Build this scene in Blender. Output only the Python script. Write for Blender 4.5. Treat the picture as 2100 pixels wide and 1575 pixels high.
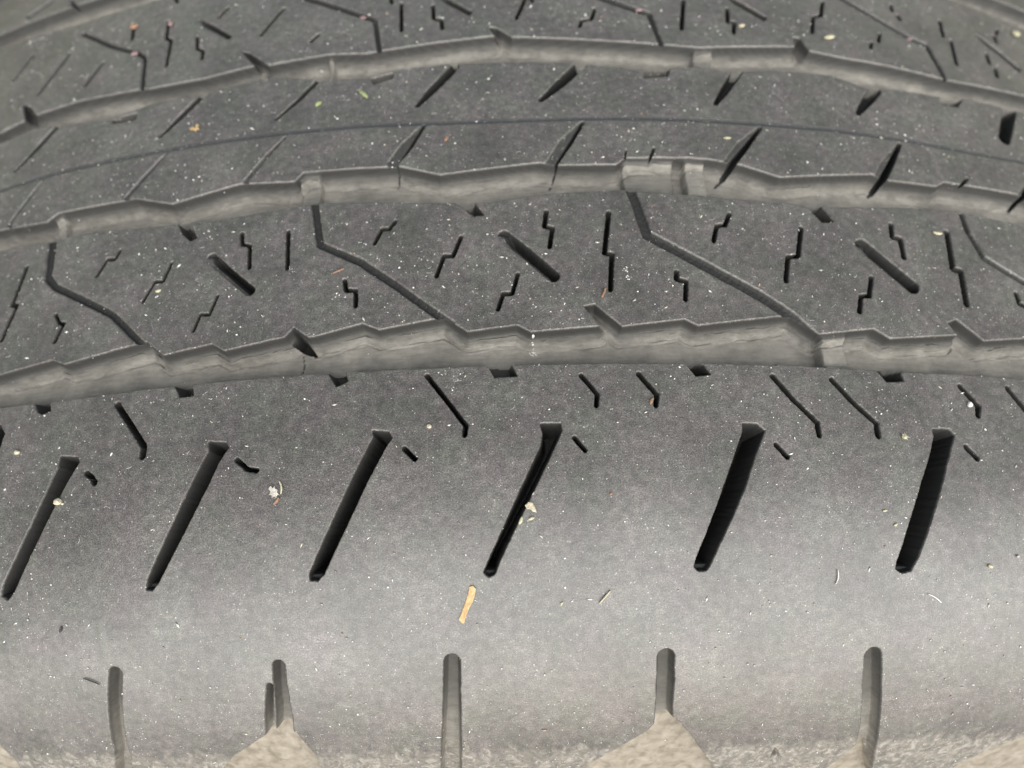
import bpy, math, random, json
import numpy as np
from mathutils import Vector, Matrix

# ------------------------------------------------------------------ camera, world, sun, exposure
for o in list(bpy.data.objects): bpy.data.objects.remove(o)
SC = bpy.context.scene
COL = SC.collection
MM = 0.001
R0 = 340.0                      # tyre radius, mm
CZ = 0.340                      # axle height, m

cam_d = bpy.data.cameras.new('camera')
cam = bpy.data.objects.new('camera', cam_d); COL.objects.link(cam)
SC.camera = cam
CP = [-85.51039, 422.08712, 0.42501, 0.00306, -0.02621, 1384.4124]
cam.location = (0, CP[0]*MM, CZ + (CP[1]-0)*MM)
cam.rotation_mode = 'QUATERNION'
cam.rotation_quaternion = (Matrix.Rotation(CP[2], 3, 'X') @ Matrix.Rotation(CP[3], 3, 'Y') @ Matrix.Rotation(CP[4], 3, 'Z')).to_quaternion()
cam_d.sensor_width = 36.0
cam_d.lens = 36.0*CP[5]/2100.0
cam_d.clip_start = 0.005; cam_d.clip_end = 400.0
cam_d.dof.use_dof = True
cam_d.dof.focus_distance = 0.089
cam_d.dof.aperture_fstop = 15.0

W = bpy.data.worlds.new('World'); SC.world = W; W.use_nodes = True
SUN_EL, SUN_AZ = math.radians(12), math.radians(12)     # azimuth measured from -Y towards +X
nt = W.node_tree; bg = nt.nodes['Background']
sky = nt.nodes.new('ShaderNodeTexSky'); sky.sky_type = 'NISHITA'; sky.sun_disc = False
sky.sun_elevation = SUN_EL; sky.sun_rotation = math.pi - SUN_AZ
sky.dust_density = 0.2; sky.air_density = 1.2; sky.ozone_density = 0.2
nt.links.new(sky.outputs[0], bg.inputs[0]); bg.inputs[1].default_value = 0.05
sd = bpy.data.lights.new('sun', 'SUN'); sd.energy = 5.0; sd.angle = math.radians(130); sd.color = (1.0, 0.978, 0.945)
sun = bpy.data.objects.new('sun', sd); COL.objects.link(sun); sun.location = (0, -1, 2)
sdir = Vector((math.sin(SUN_AZ)*math.cos(SUN_EL), -math.cos(SUN_AZ)*math.cos(SUN_EL), math.sin(SUN_EL)))
sun.rotation_euler = sdir.to_track_quat('Z', 'Y').to_euler()
SC.view_settings.view_transform = 'Standard'; SC.view_settings.look = 'None'
SC.view_settings.gamma = 1.0; SC.view_settings.use_curve_mapping = False
SC.view_settings.exposure = 1.38

# ------------------------------------------------------------------ traced tread pattern, (u = mm round the tyre, s = mm across it)
D = json.loads('''{"G1_UP":[[-94.82,61.59],[-82.99,61.96],[-79.27,62.02],[-70.04,63.23],[-67.71,62.22],[-54.3,64.38],[-51.16,61.84],[-43.69,62.89],[-41.64,61.62],[-32.79,63.03],[-31.48,64.47],[-29.16,62.75],[-28.38,62.77],[-21.39,64.37],[-18.94,63.21],[-9.66,64.73],[-6.33,62.29],[0.68,63.12],[2.57,62.0],[12.21,62.74],[10.14,65.94],[11.83,66.24],[15.52,62.64],[24.51,63.82],[26.37,62.84],[40.63,64.84],[44.24,61.93],[53.05,63.21],[55.35,61.76],[66.81,63.06],[65.63,65.0],[67.47,65.8],[71.37,62.45],[78.81,63.49],[91.54,64.27]],"G1_LO":[[88.07,56.15],[76.3,56.48],[67.25,56.57],[53.05,56.42],[39.97,56.78],[26.87,56.91],[9.85,56.95],[-4.51,56.87],[-20.49,56.88],[-32.94,56.87],[-48.51,56.66],[-63.77,56.28],[-77.52,56.29],[-92.62,55.96]],"G2_UP":[[-107.73,91.6],[-88.7,90.45],[-86.55,90.37],[-78.74,90.0],[-76.88,91.42],[-64.33,91.44],[-61.89,91.49],[-54.77,89.18],[-43.45,91.46],[-41.19,91.24],[-34.12,90.72],[-32.78,92.42],[-22.59,92.22],[-20.31,92.11],[-17.03,92.03],[-10.73,89.93],[4.95,91.7],[7.9,91.16],[16.97,91.24],[18.49,92.63],[28.88,92.94],[32.04,92.79],[37.29,91.9],[43.35,89.87],[59.91,92.1],[62.86,91.15],[71.66,91.12],[73.46,92.31],[88.44,92.21],[89.86,92.06],[103.88,90.78]],"G2_LO":[[100.55,83.97],[87.11,85.27],[73.45,86.19],[65.21,85.81],[51.04,84.45],[40.08,84.76],[31.2,85.23],[23.03,85.71],[17.07,86.18],[6.35,85.49],[-3.83,84.05],[-15.06,84.68],[-29.6,85.93],[-46.04,84.55],[-61.28,85.17],[-71.2,85.96],[-75.83,85.49],[-87.07,85.8],[-104.81,85.25]],"G3_UP":[[-121.06,117.91],[-98.2,115.51],[-92.74,117.02],[-95.06,121.87],[-93.0,120.92],[-90.12,117.57],[-80.61,118.2],[-67.77,117.5],[-64.86,117.12],[-53.98,117.12],[-44.78,118.38],[-48.09,122.85],[-46.16,121.92],[-42.07,117.99],[-30.99,118.81],[-24.37,118.13],[-13.34,119.39],[-1.83,120.58],[-3.01,123.05],[-1.46,122.71],[1.23,120.2],[16.08,119.21],[27.99,118.6],[33.89,118.29],[52.32,120.74],[52.42,123.34],[53.84,123.31],[55.09,120.03],[61.45,119.35],[71.32,118.99],[83.03,118.08],[101.61,118.9],[119.13,119.17]],"G3_LO":[[115.5,112.81],[99.18,113.6],[84.88,113.61],[79.7,112.93],[69.02,112.7],[64.32,111.97],[58.03,114.17],[48.1,113.95],[38.34,112.52],[32.22,113.31],[23.31,112.09],[10.55,113.48],[1.67,113.87],[-7.23,113.95],[-17.35,113.49],[-23.33,111.91],[-31.31,112.38],[-40.97,114.64],[-49.25,113.71],[-54.64,112.69],[-64.25,112.86],[-71.24,110.91],[-89.07,113.66],[-96.9,112.27],[-118.5,113.17]],"LINE_C":[[-112.28,101.05],[-92.08,99.71],[-80.45,100.51],[-68.51,100.81],[-57.29,100.97],[-38.06,101.1],[-23.17,101.03],[-11.1,100.51],[0.78,100.42],[12.68,100.75],[28.79,100.96],[42.06,100.82],[54.21,100.92],[67.84,100.55],[82.48,100.03],[93.28,100.21],[108.63,100.1]],"slot":[[[-64.88,47.86],[-61.96,47.54],[-61.47,46.67],[-62.79,44.16],[-64.7,40.09],[-66.28,36.85],[-68.06,33.58],[-70.37,29.61],[-71.51,28.54],[-72.59,29.26],[-72.27,30.69],[-70.09,34.35],[-68.16,38.08],[-66.39,42.28],[-64.94,46.26]],[[-42.11,48.16],[-39.53,47.85],[-38.96,47.13],[-40.26,45.0],[-41.54,41.8],[-43.27,38.25],[-44.93,35.13],[-46.65,32.16],[-48.13,29.78],[-49.03,28.87],[-50.08,29.04],[-49.73,30.41],[-47.92,33.91],[-46.29,37.28],[-44.72,40.7],[-43.18,44.19],[-41.94,46.79]],[[-19.19,48.39],[-16.93,48.15],[-16.37,47.18],[-17.31,45.77],[-19.83,40.85],[-22.39,35.49],[-23.56,33.22],[-25.25,29.98],[-26.12,29.15],[-27.22,29.31],[-27.32,30.05],[-25.82,33.18],[-23.21,38.61],[-21.14,43.14],[-19.56,46.4],[-19.01,47.5]],[[3.29,48.53],[6.08,48.54],[6.3,47.53],[5.02,44.92],[2.48,40.0],[-0.05,35.39],[-2.36,30.97],[-3.03,29.29],[-3.92,28.95],[-4.59,29.58],[-3.85,31.13],[-1.81,35.26],[0.92,40.79],[3.31,45.61],[3.56,47.19]],[[30.65,48.37],[32.75,48.32],[33.77,47.37],[32.02,44.03],[29.9,39.41],[28.03,35.93],[26.23,32.64],[24.72,29.72],[24.26,29.18],[23.11,29.19],[22.6,29.75],[22.95,30.78],[24.93,35.03],[27.36,40.36],[29.82,45.67],[30.56,47.22]],[[58.37,48.13],[61.24,48.24],[61.86,47.35],[59.87,43.63],[57.59,38.87],[55.47,34.49],[53.65,30.62],[52.56,28.98],[51.21,28.67],[50.28,29.24],[50.5,30.24],[52.57,35.16],[55.15,40.59],[57.16,44.3],[58.4,47.01]],[[-79.08,54.02],[-76.76,53.76],[-75.52,52.21],[-75.72,50.16],[-77.51,47.23]]],"notch":[[[-72.03,57.42],[-69.09,57.31],[-68.13,54.86],[-69.54,54.48],[-70.43,54.95]],[[-49.06,57.68],[-45.95,57.55],[-45.27,55.05],[-47.39,54.87]],[[-26.35,57.74],[-23.63,57.57],[-22.88,55.56],[-24.55,54.87]],[[-4.23,58.1],[-0.66,57.99],[0.48,55.28],[-2.66,55.23]],[[23.31,57.69],[25.8,57.71],[27.29,55.31],[25.06,55.08]],[[50.84,57.98],[55.33,58.19],[55.85,55.05],[52.98,54.86]]],"notch_b":[[[-53.19,85.39],[-50.98,85.35],[-49.01,81.65],[-50.11,81.34],[-51.71,82.85]],[[-9.29,85.42],[-5.91,85.25],[-3.84,81.88],[-5.47,81.77]],[[45.77,85.53],[48.73,85.58],[50.85,81.74],[48.67,81.47]]],"notch_c":[[[-71.34,111.29],[-66.1,111.53],[-65.86,109.72],[-69.79,109.62],[-70.98,109.91]],[[-23.33,111.91],[-19.17,112.85],[-19.01,111.44],[-22.55,110.21]],[[23.35,112.44],[28.53,113.3],[27.63,110.78],[23.25,110.0]],[[79.66,114.03],[85.49,114.38],[82.97,111.1],[79.13,110.99]]],"sipe_a":[[[-57.12,54.72,0.503],[-54.59,51.72,0.495],[-51.78,48.25,0.503],[-51.69,46.8,0.561]],[[-11.89,55.79,0.368],[-9.03,51.92,0.362],[-6.59,48.55,0.356],[-6.72,47.28,0.358]],[[9.21,55.23,0.351],[11.23,52.51,0.341],[10.99,50.84,0.327]],[[17.14,55.36,0.397],[19.35,52.37,0.386],[19.06,50.83,0.362]],[[36.04,55.14,0.432],[38.38,51.88,0.429],[41.3,48.57,0.422],[41.27,46.79,0.39]],[[44.67,54.85,0.452],[47.19,51.6,0.449],[49.99,48.64,0.444],[49.89,46.83,0.405]],[[64.8,54.68,0.515],[66.88,51.89,0.506],[66.43,50.4,0.424]],[[72.9,54.86,0.548],[75.19,51.31,0.538],[74.75,49.52,0.458]],[[-60.07,45.04,0.413],[-59.2,44.43,0.419],[-58.52,43.57,0.43]],[[-37.72,45.31,0.344],[-36.08,43.96,0.343],[-34.76,43.69,0.352]],[[-14.76,45.66,0.349],[-13.3,44.23,0.347]],[[7.79,46.43,0.332],[9.12,44.77,0.329]],[[34.97,45.37,0.364],[36.3,43.73,0.36]],[[63.21,45.65,0.469],[64.47,44.18,0.465]]],"chan":[[[-76.44,86.57,1.065],[-75.9,84.06,1.073],[-75.0,78.32,0.962],[-73.15,76.38,0.829],[-66.94,72.96,0.824],[-61.2,69.7,0.787],[-54.82,63.8,0.757]],[[-30.46,86.67,0.842],[-29.88,83.83,0.833],[-28.76,78.18,0.814],[-22.22,74.54,0.846],[-17.15,70.54,0.816],[-12.55,66.67,0.802],[-8.67,63.53,0.793]],[[18.45,87.13,1.057],[19.14,84.81,1.033],[20.56,77.92,1.1],[28.79,72.61,1.135],[36.6,67.66,1.128],[40.58,64.53,1.123],[43.34,61.5,1.113]],[[74.65,87.24,0.747],[74.82,82.42,0.771],[76.25,77.55,0.832],[79.49,75.58,0.813],[83.44,73.36,0.815]]],"wide":[[[-45.93,77.67,0.847],[-42.6,74.42,0.837],[-38.92,71.17,0.826]],[[-0.89,77.98,0.998],[2.7,74.45,0.983],[6.05,70.89,0.969]],[[54.57,77.6,1.229],[57.92,74.17,1.226],[61.21,70.91,1.223]]],"sipe_c":[[[-62.35,81.34,0.312],[-62.87,79.78,0.329],[-64.33,80.01,0.336],[-65.59,77.14,0.32]],[[-52.58,77.65,0.281],[-53.47,74.45,0.297],[-54.82,74.63,0.302],[-56.22,71.31,0.287]],[[-43.93,70.78,0.257],[-44.79,67.76,0.27],[-46.21,67.91,0.273],[-46.94,65.26,0.254]],[[-80.0,81.24,0.453],[-80.76,74.35,0.421],[-79.79,74.01,0.425],[-80.9,68.12,0.442]],[[-71.53,71.14,0.305],[-70.48,69.54,0.288],[-69.61,69.25,0.376],[-70.43,66.37,0.407]],[[-41.55,81.59,0.356],[-41.28,79.58,0.33],[-39.96,79.16,0.334],[-39.51,75.19,0.347]],[[-34.02,81.09,0.349],[-33.47,74.49,0.34]],[[-24.45,71.62,0.36],[-24.19,69.96,0.358],[-22.72,69.77,0.352],[-22.57,67.27,0.357]],[[-17.33,81.48,0.337],[-18.24,80.12,0.356],[-19.29,80.2,0.345],[-20.35,77.74,0.322]],[[-7.37,78.07,0.341],[-8.5,74.79,0.356],[-9.8,74.94,0.355],[-10.89,71.49,0.333]],[[0.97,71.34,0.322],[0.04,68.13,0.33],[-1.22,68.17,0.335],[-2.02,65.67,0.317]],[[5.54,82.22,0.369],[5.13,79.56,0.375],[6.36,79.18,0.371],[5.77,75.91,0.36]],[[15.0,81.95,0.406],[13.86,74.71,0.399],[14.93,74.54,0.402],[14.24,68.53,0.386]],[[24.2,71.6,0.364],[24.13,70.36,0.409],[25.46,69.97,0.384],[25.03,66.98,0.354]],[[33.76,82.12,0.369],[32.75,80.0,0.377],[31.44,79.86,0.369],[30.59,77.1,0.364]],[[44.93,80.11,0.42],[43.46,74.99,0.396],[41.78,74.72,0.394],[40.7,70.53,0.404]],[[54.65,71.85,0.419],[53.56,68.67,0.387],[52.2,68.58,0.386],[51.34,65.91,0.408]],[[60.58,82.07,0.433],[60.21,79.73,0.508],[61.52,79.49,0.502],[61.26,76.04,0.439]],[[70.63,81.7,0.555],[69.52,74.72,0.583],[70.87,74.51,0.596],[70.03,68.53,0.534]],[[80.25,71.47,0.457],[80.17,69.71,0.525],[81.98,69.05,0.477]]],"tick":[[[23.3,94.63,0.349],[22.34,92.22,0.346]],[[18.78,94.13,0.232],[18.49,92.63,0.23]],[[78.65,93.86,0.402],[76.87,92.12,0.398]]],"lslot":[[[-82.45,99.91,0.723],[-84.36,96.4,0.718],[-86.93,91.47,0.662],[-85.87,89.01,0.473]],[[-57.63,100.82,0.844],[-60.81,96.06,0.84],[-63.64,92.02,0.782],[-62.88,89.89,0.588]],[[-36.78,100.28,0.788],[-39.33,96.59,0.78],[-42.37,91.99,0.721],[-41.85,89.48,0.6]],[[-13.64,100.06,1.154],[-16.11,96.24,1.14],[-18.24,92.91,1.059],[-18.12,90.46,0.966]],[[12.14,99.8,1.146],[9.22,95.7,1.116],[6.77,91.47,1.062],[6.36,89.06,1.024]],[[41.73,99.93,1.152],[38.01,95.78,1.12],[34.9,91.56,1.093],[33.53,89.91,1.094]],[[67.05,99.45,1.216],[63.08,94.23,1.187],[59.91,89.39,1.164]],[[92.73,95.8,1.025],[88.8,91.03,0.998]]],"uslot":[[[-83.26,113.06,1.3],[-86.68,108.09,1.303],[-89.98,103.83,1.308]],[[-53.26,113.35,1.222],[-56.95,108.31,1.217],[-59.96,104.45,1.216]],[[-31.98,113.06,0.839],[-35.36,108.38,0.842],[-38.83,104.46,0.847]],[[-8.89,113.12,1.041],[-12.1,108.53,1.028],[-14.76,104.75,1.017]],[[12.69,113.13,1.124],[9.13,108.75,1.116],[5.71,104.9,1.11]],[[40.09,113.04,1.017],[37.46,108.72,1.001],[34.99,104.92,0.989]],[[65.84,111.87,1.238],[63.64,109.13,1.222],[60.81,105.58,1.201]],[[95.52,113.14,1.573],[90.91,105.17,1.509]]],"chan_t":[[[-86.12,138.85,0.707],[-76.99,131.9,0.705],[-69.83,127.62,0.695],[-68.17,126.07,0.635],[-66.61,117.69,0.659]],[[-37.91,135.57,0.9],[-30.87,131.3,0.882],[-24.43,127.32,0.861],[-23.3,126.51,0.657],[-21.94,117.95,0.637]],[[17.44,130.74,1.009],[23.99,127.37,1.011],[26.04,126.56,0.787],[27.41,118.07,0.704]],[[65.77,136.94,0.97],[72.32,132.15,0.978],[78.21,128.31,0.981],[81.54,127.1,0.915],[82.64,118.49,0.773]]],"wide_t":[[[-58.3,133.41,0.68],[-54.54,130.19,0.665],[-51.24,127.22,0.652]],[[-11.86,131.67,0.688],[-8.7,128.94,0.681],[-6.39,126.9,0.674]],[[41.5,132.72,0.806],[44.8,130.11,0.803],[47.57,127.78,0.799]],[[96.74,133.87,0.882],[100.59,130.36,0.89],[103.7,127.12,0.895]],[[-94.48,152.83,0.622],[-90.96,148.19,0.608]]],"sipe_t":[[[-65.34,135.58,0.438],[-64.62,130.32,0.388],[-63.41,129.56,0.402],[-62.81,122.51,0.425]],[[-57.9,129.01,0.393],[-57.18,125.49,0.358],[-55.82,124.63,0.355],[-55.6,122.5,0.399]],[[-73.53,136.6,0.444],[-72.66,132.61,0.437]],[[-97.89,137.19,0.53],[-100.71,130.67,0.528]],[[-87.46,133.24,0.548],[-89.39,128.49,0.548],[-91.67,123.48,0.548]],[[-77.81,127.49,0.486],[-80.18,122.15,0.482]],[[-41.18,132.86,0.456],[-42.85,129.91,0.447],[-44.6,126.39,0.438]],[[-33.44,124.39,0.435],[-34.71,122.81,0.434]],[[-52.82,135.91,0.516],[-54.22,133.72,0.514]],[[-100.83,155.46,1.003],[-105.79,152.89,0.985]],[[-18.72,130.62,0.404],[-18.34,123.29,0.393]],[[-12.87,129.44,0.398],[-12.67,125.82,0.407],[-11.26,125.3,0.432],[-11.03,123.09,0.387]],[[3.84,130.44,0.416],[3.35,128.83,0.415],[2.12,125.02,0.41]],[[16.29,127.46,0.354],[15.47,124.67,0.401],[13.7,124.25,0.43],[13.24,122.7,0.349]],[[33.01,130.91,0.451],[31.54,122.9,0.437]],[[41.0,129.33,0.421],[40.57,125.77,0.481],[41.75,125.65,0.481],[41.16,122.83,0.401]],[[61.24,134.74,0.433],[59.86,130.48,0.411],[58.11,129.86,0.407],[56.8,125.27,0.419]],[[77.0,137.61,0.462],[76.66,135.89,0.459]],[[77.59,134.68,0.575],[77.7,133.69,0.574]],[[71.4,127.74,0.385],[70.51,125.5,0.381]],[[68.88,124.87,0.374],[68.21,123.26,0.371]],[[87.92,136.07,0.502],[86.91,131.26,0.492]],[[88.4,130.27,0.503],[87.1,123.3,0.489]],[[103.96,138.78,0.418],[102.71,136.96,0.414]],[[101.76,136.02,0.524],[101.41,134.12,0.52]],[[96.59,128.93,0.563],[96.19,126.3,0.557]],[[97.05,124.91,0.526],[96.53,122.59,0.521]],[[-65.51,142.59,0.432],[-64.73,141.13,0.429]],[[-20.81,132.4,0.358],[-20.45,130.97,0.356]],[[4.82,130.42,0.392],[5.14,129.59,0.391]]],"sgroove":[[[-56.43,17.69,1.089],[-57.97,12.98,1.11],[-59.76,7.21,1.162],[-61.0,3.05,1.257],[-66.27,-7.03,1.608]],[[-32.52,18.11,0.945],[-32.83,15.1,1.029],[-33.18,10.63,1.188],[-34.12,5.7,1.423],[-36.71,-3.98,1.508]],[[-34.27,15.14,0.54],[-35.0,11.91,0.688],[-36.02,6.71,0.851]],[[-9.13,17.99,1.158],[-9.56,11.68,1.259],[-10.2,5.02,1.452],[-11.42,-6.42,1.75]],[[19.15,17.94,1.24],[19.31,14.22,1.262],[19.45,10.31,1.221],[19.8,5.89,1.393]],[[48.08,17.44,1.353],[48.78,13.42,1.441],[50.78,5.57,1.507],[52.38,-0.66,1.763],[57.14,-12.94,1.935]]],"scoop":[[[-36.64,7.1],[-33.55,8.49],[-32.03,7.08],[-30.37,2.23],[-31.05,-10.83],[-55.82,-10.55],[-43.2,2.53]],[[18.54,7.78],[21.14,8.57],[24.01,4.94],[28.02,-1.37],[35.2,-14.48],[4.29,-12.26],[10.21,-0.42],[17.67,6.25]],[[50.18,1.67],[53.22,0.54],[56.11,-5.3],[63.87,-17.32],[44.23,-15.3],[47.8,-4.46]],[[-84.72,9.52],[-81.54,5.78],[-81.22,1.37],[-87.63,-11.06],[-117.4,-12.43],[-93.47,9.64]],[[82.83,5.1],[79.33,1.96],[74.31,-1.51],[71.88,-6.37],[74.86,-18.6],[123.19,-25.39],[89.86,4.76]]],"bars":[["g1",44.46,48.85],["g2",17.92,26.56],["g2",27.81,31.58],["g2",-33.61,-30.0],["g2",-77.94,-75.86],["g3",32.86,36.94],["g3",-31.61,-30.2]],"G4_LO":[[140,143],[134.65,143.73],[112.44,142.66],[105.21,143.45],[99.63,144.27],[89.17,145.09],[44.96,144.64],[6.45,144.14],[-31.31,144.18],[-61.65,143.94],[-72.57,143.22],[-86.67,142.64],[-93.59,142.96],[-111.01,144.07],[-140,143]],"G4_UP":[[-140,150.5],[-75,150.2],[-72,151.2],[-40,150],[-38,151.3],[5,150.2],[8,151.4],[45,150.1],[48,151.3],[90,150.2],[93,151.2],[140,150.3]],"nick":[[[37.12,-1.25],[37.15,1.91],[38.86,-0.45],[39.29,-2.21],[38.0,-0.15]]],"rip":[[[-32.45,62.54],[-31.49,64.55],[-29.89,62.88],[-28.27,60.63],[-30.45,61.24]]],"crack":[[[-31.03,61.28,0.34],[-30.72,59.53,0.34],[-30.96,58.28,0.34],[-31.06,57.18,0.34]]]}''')
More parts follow.
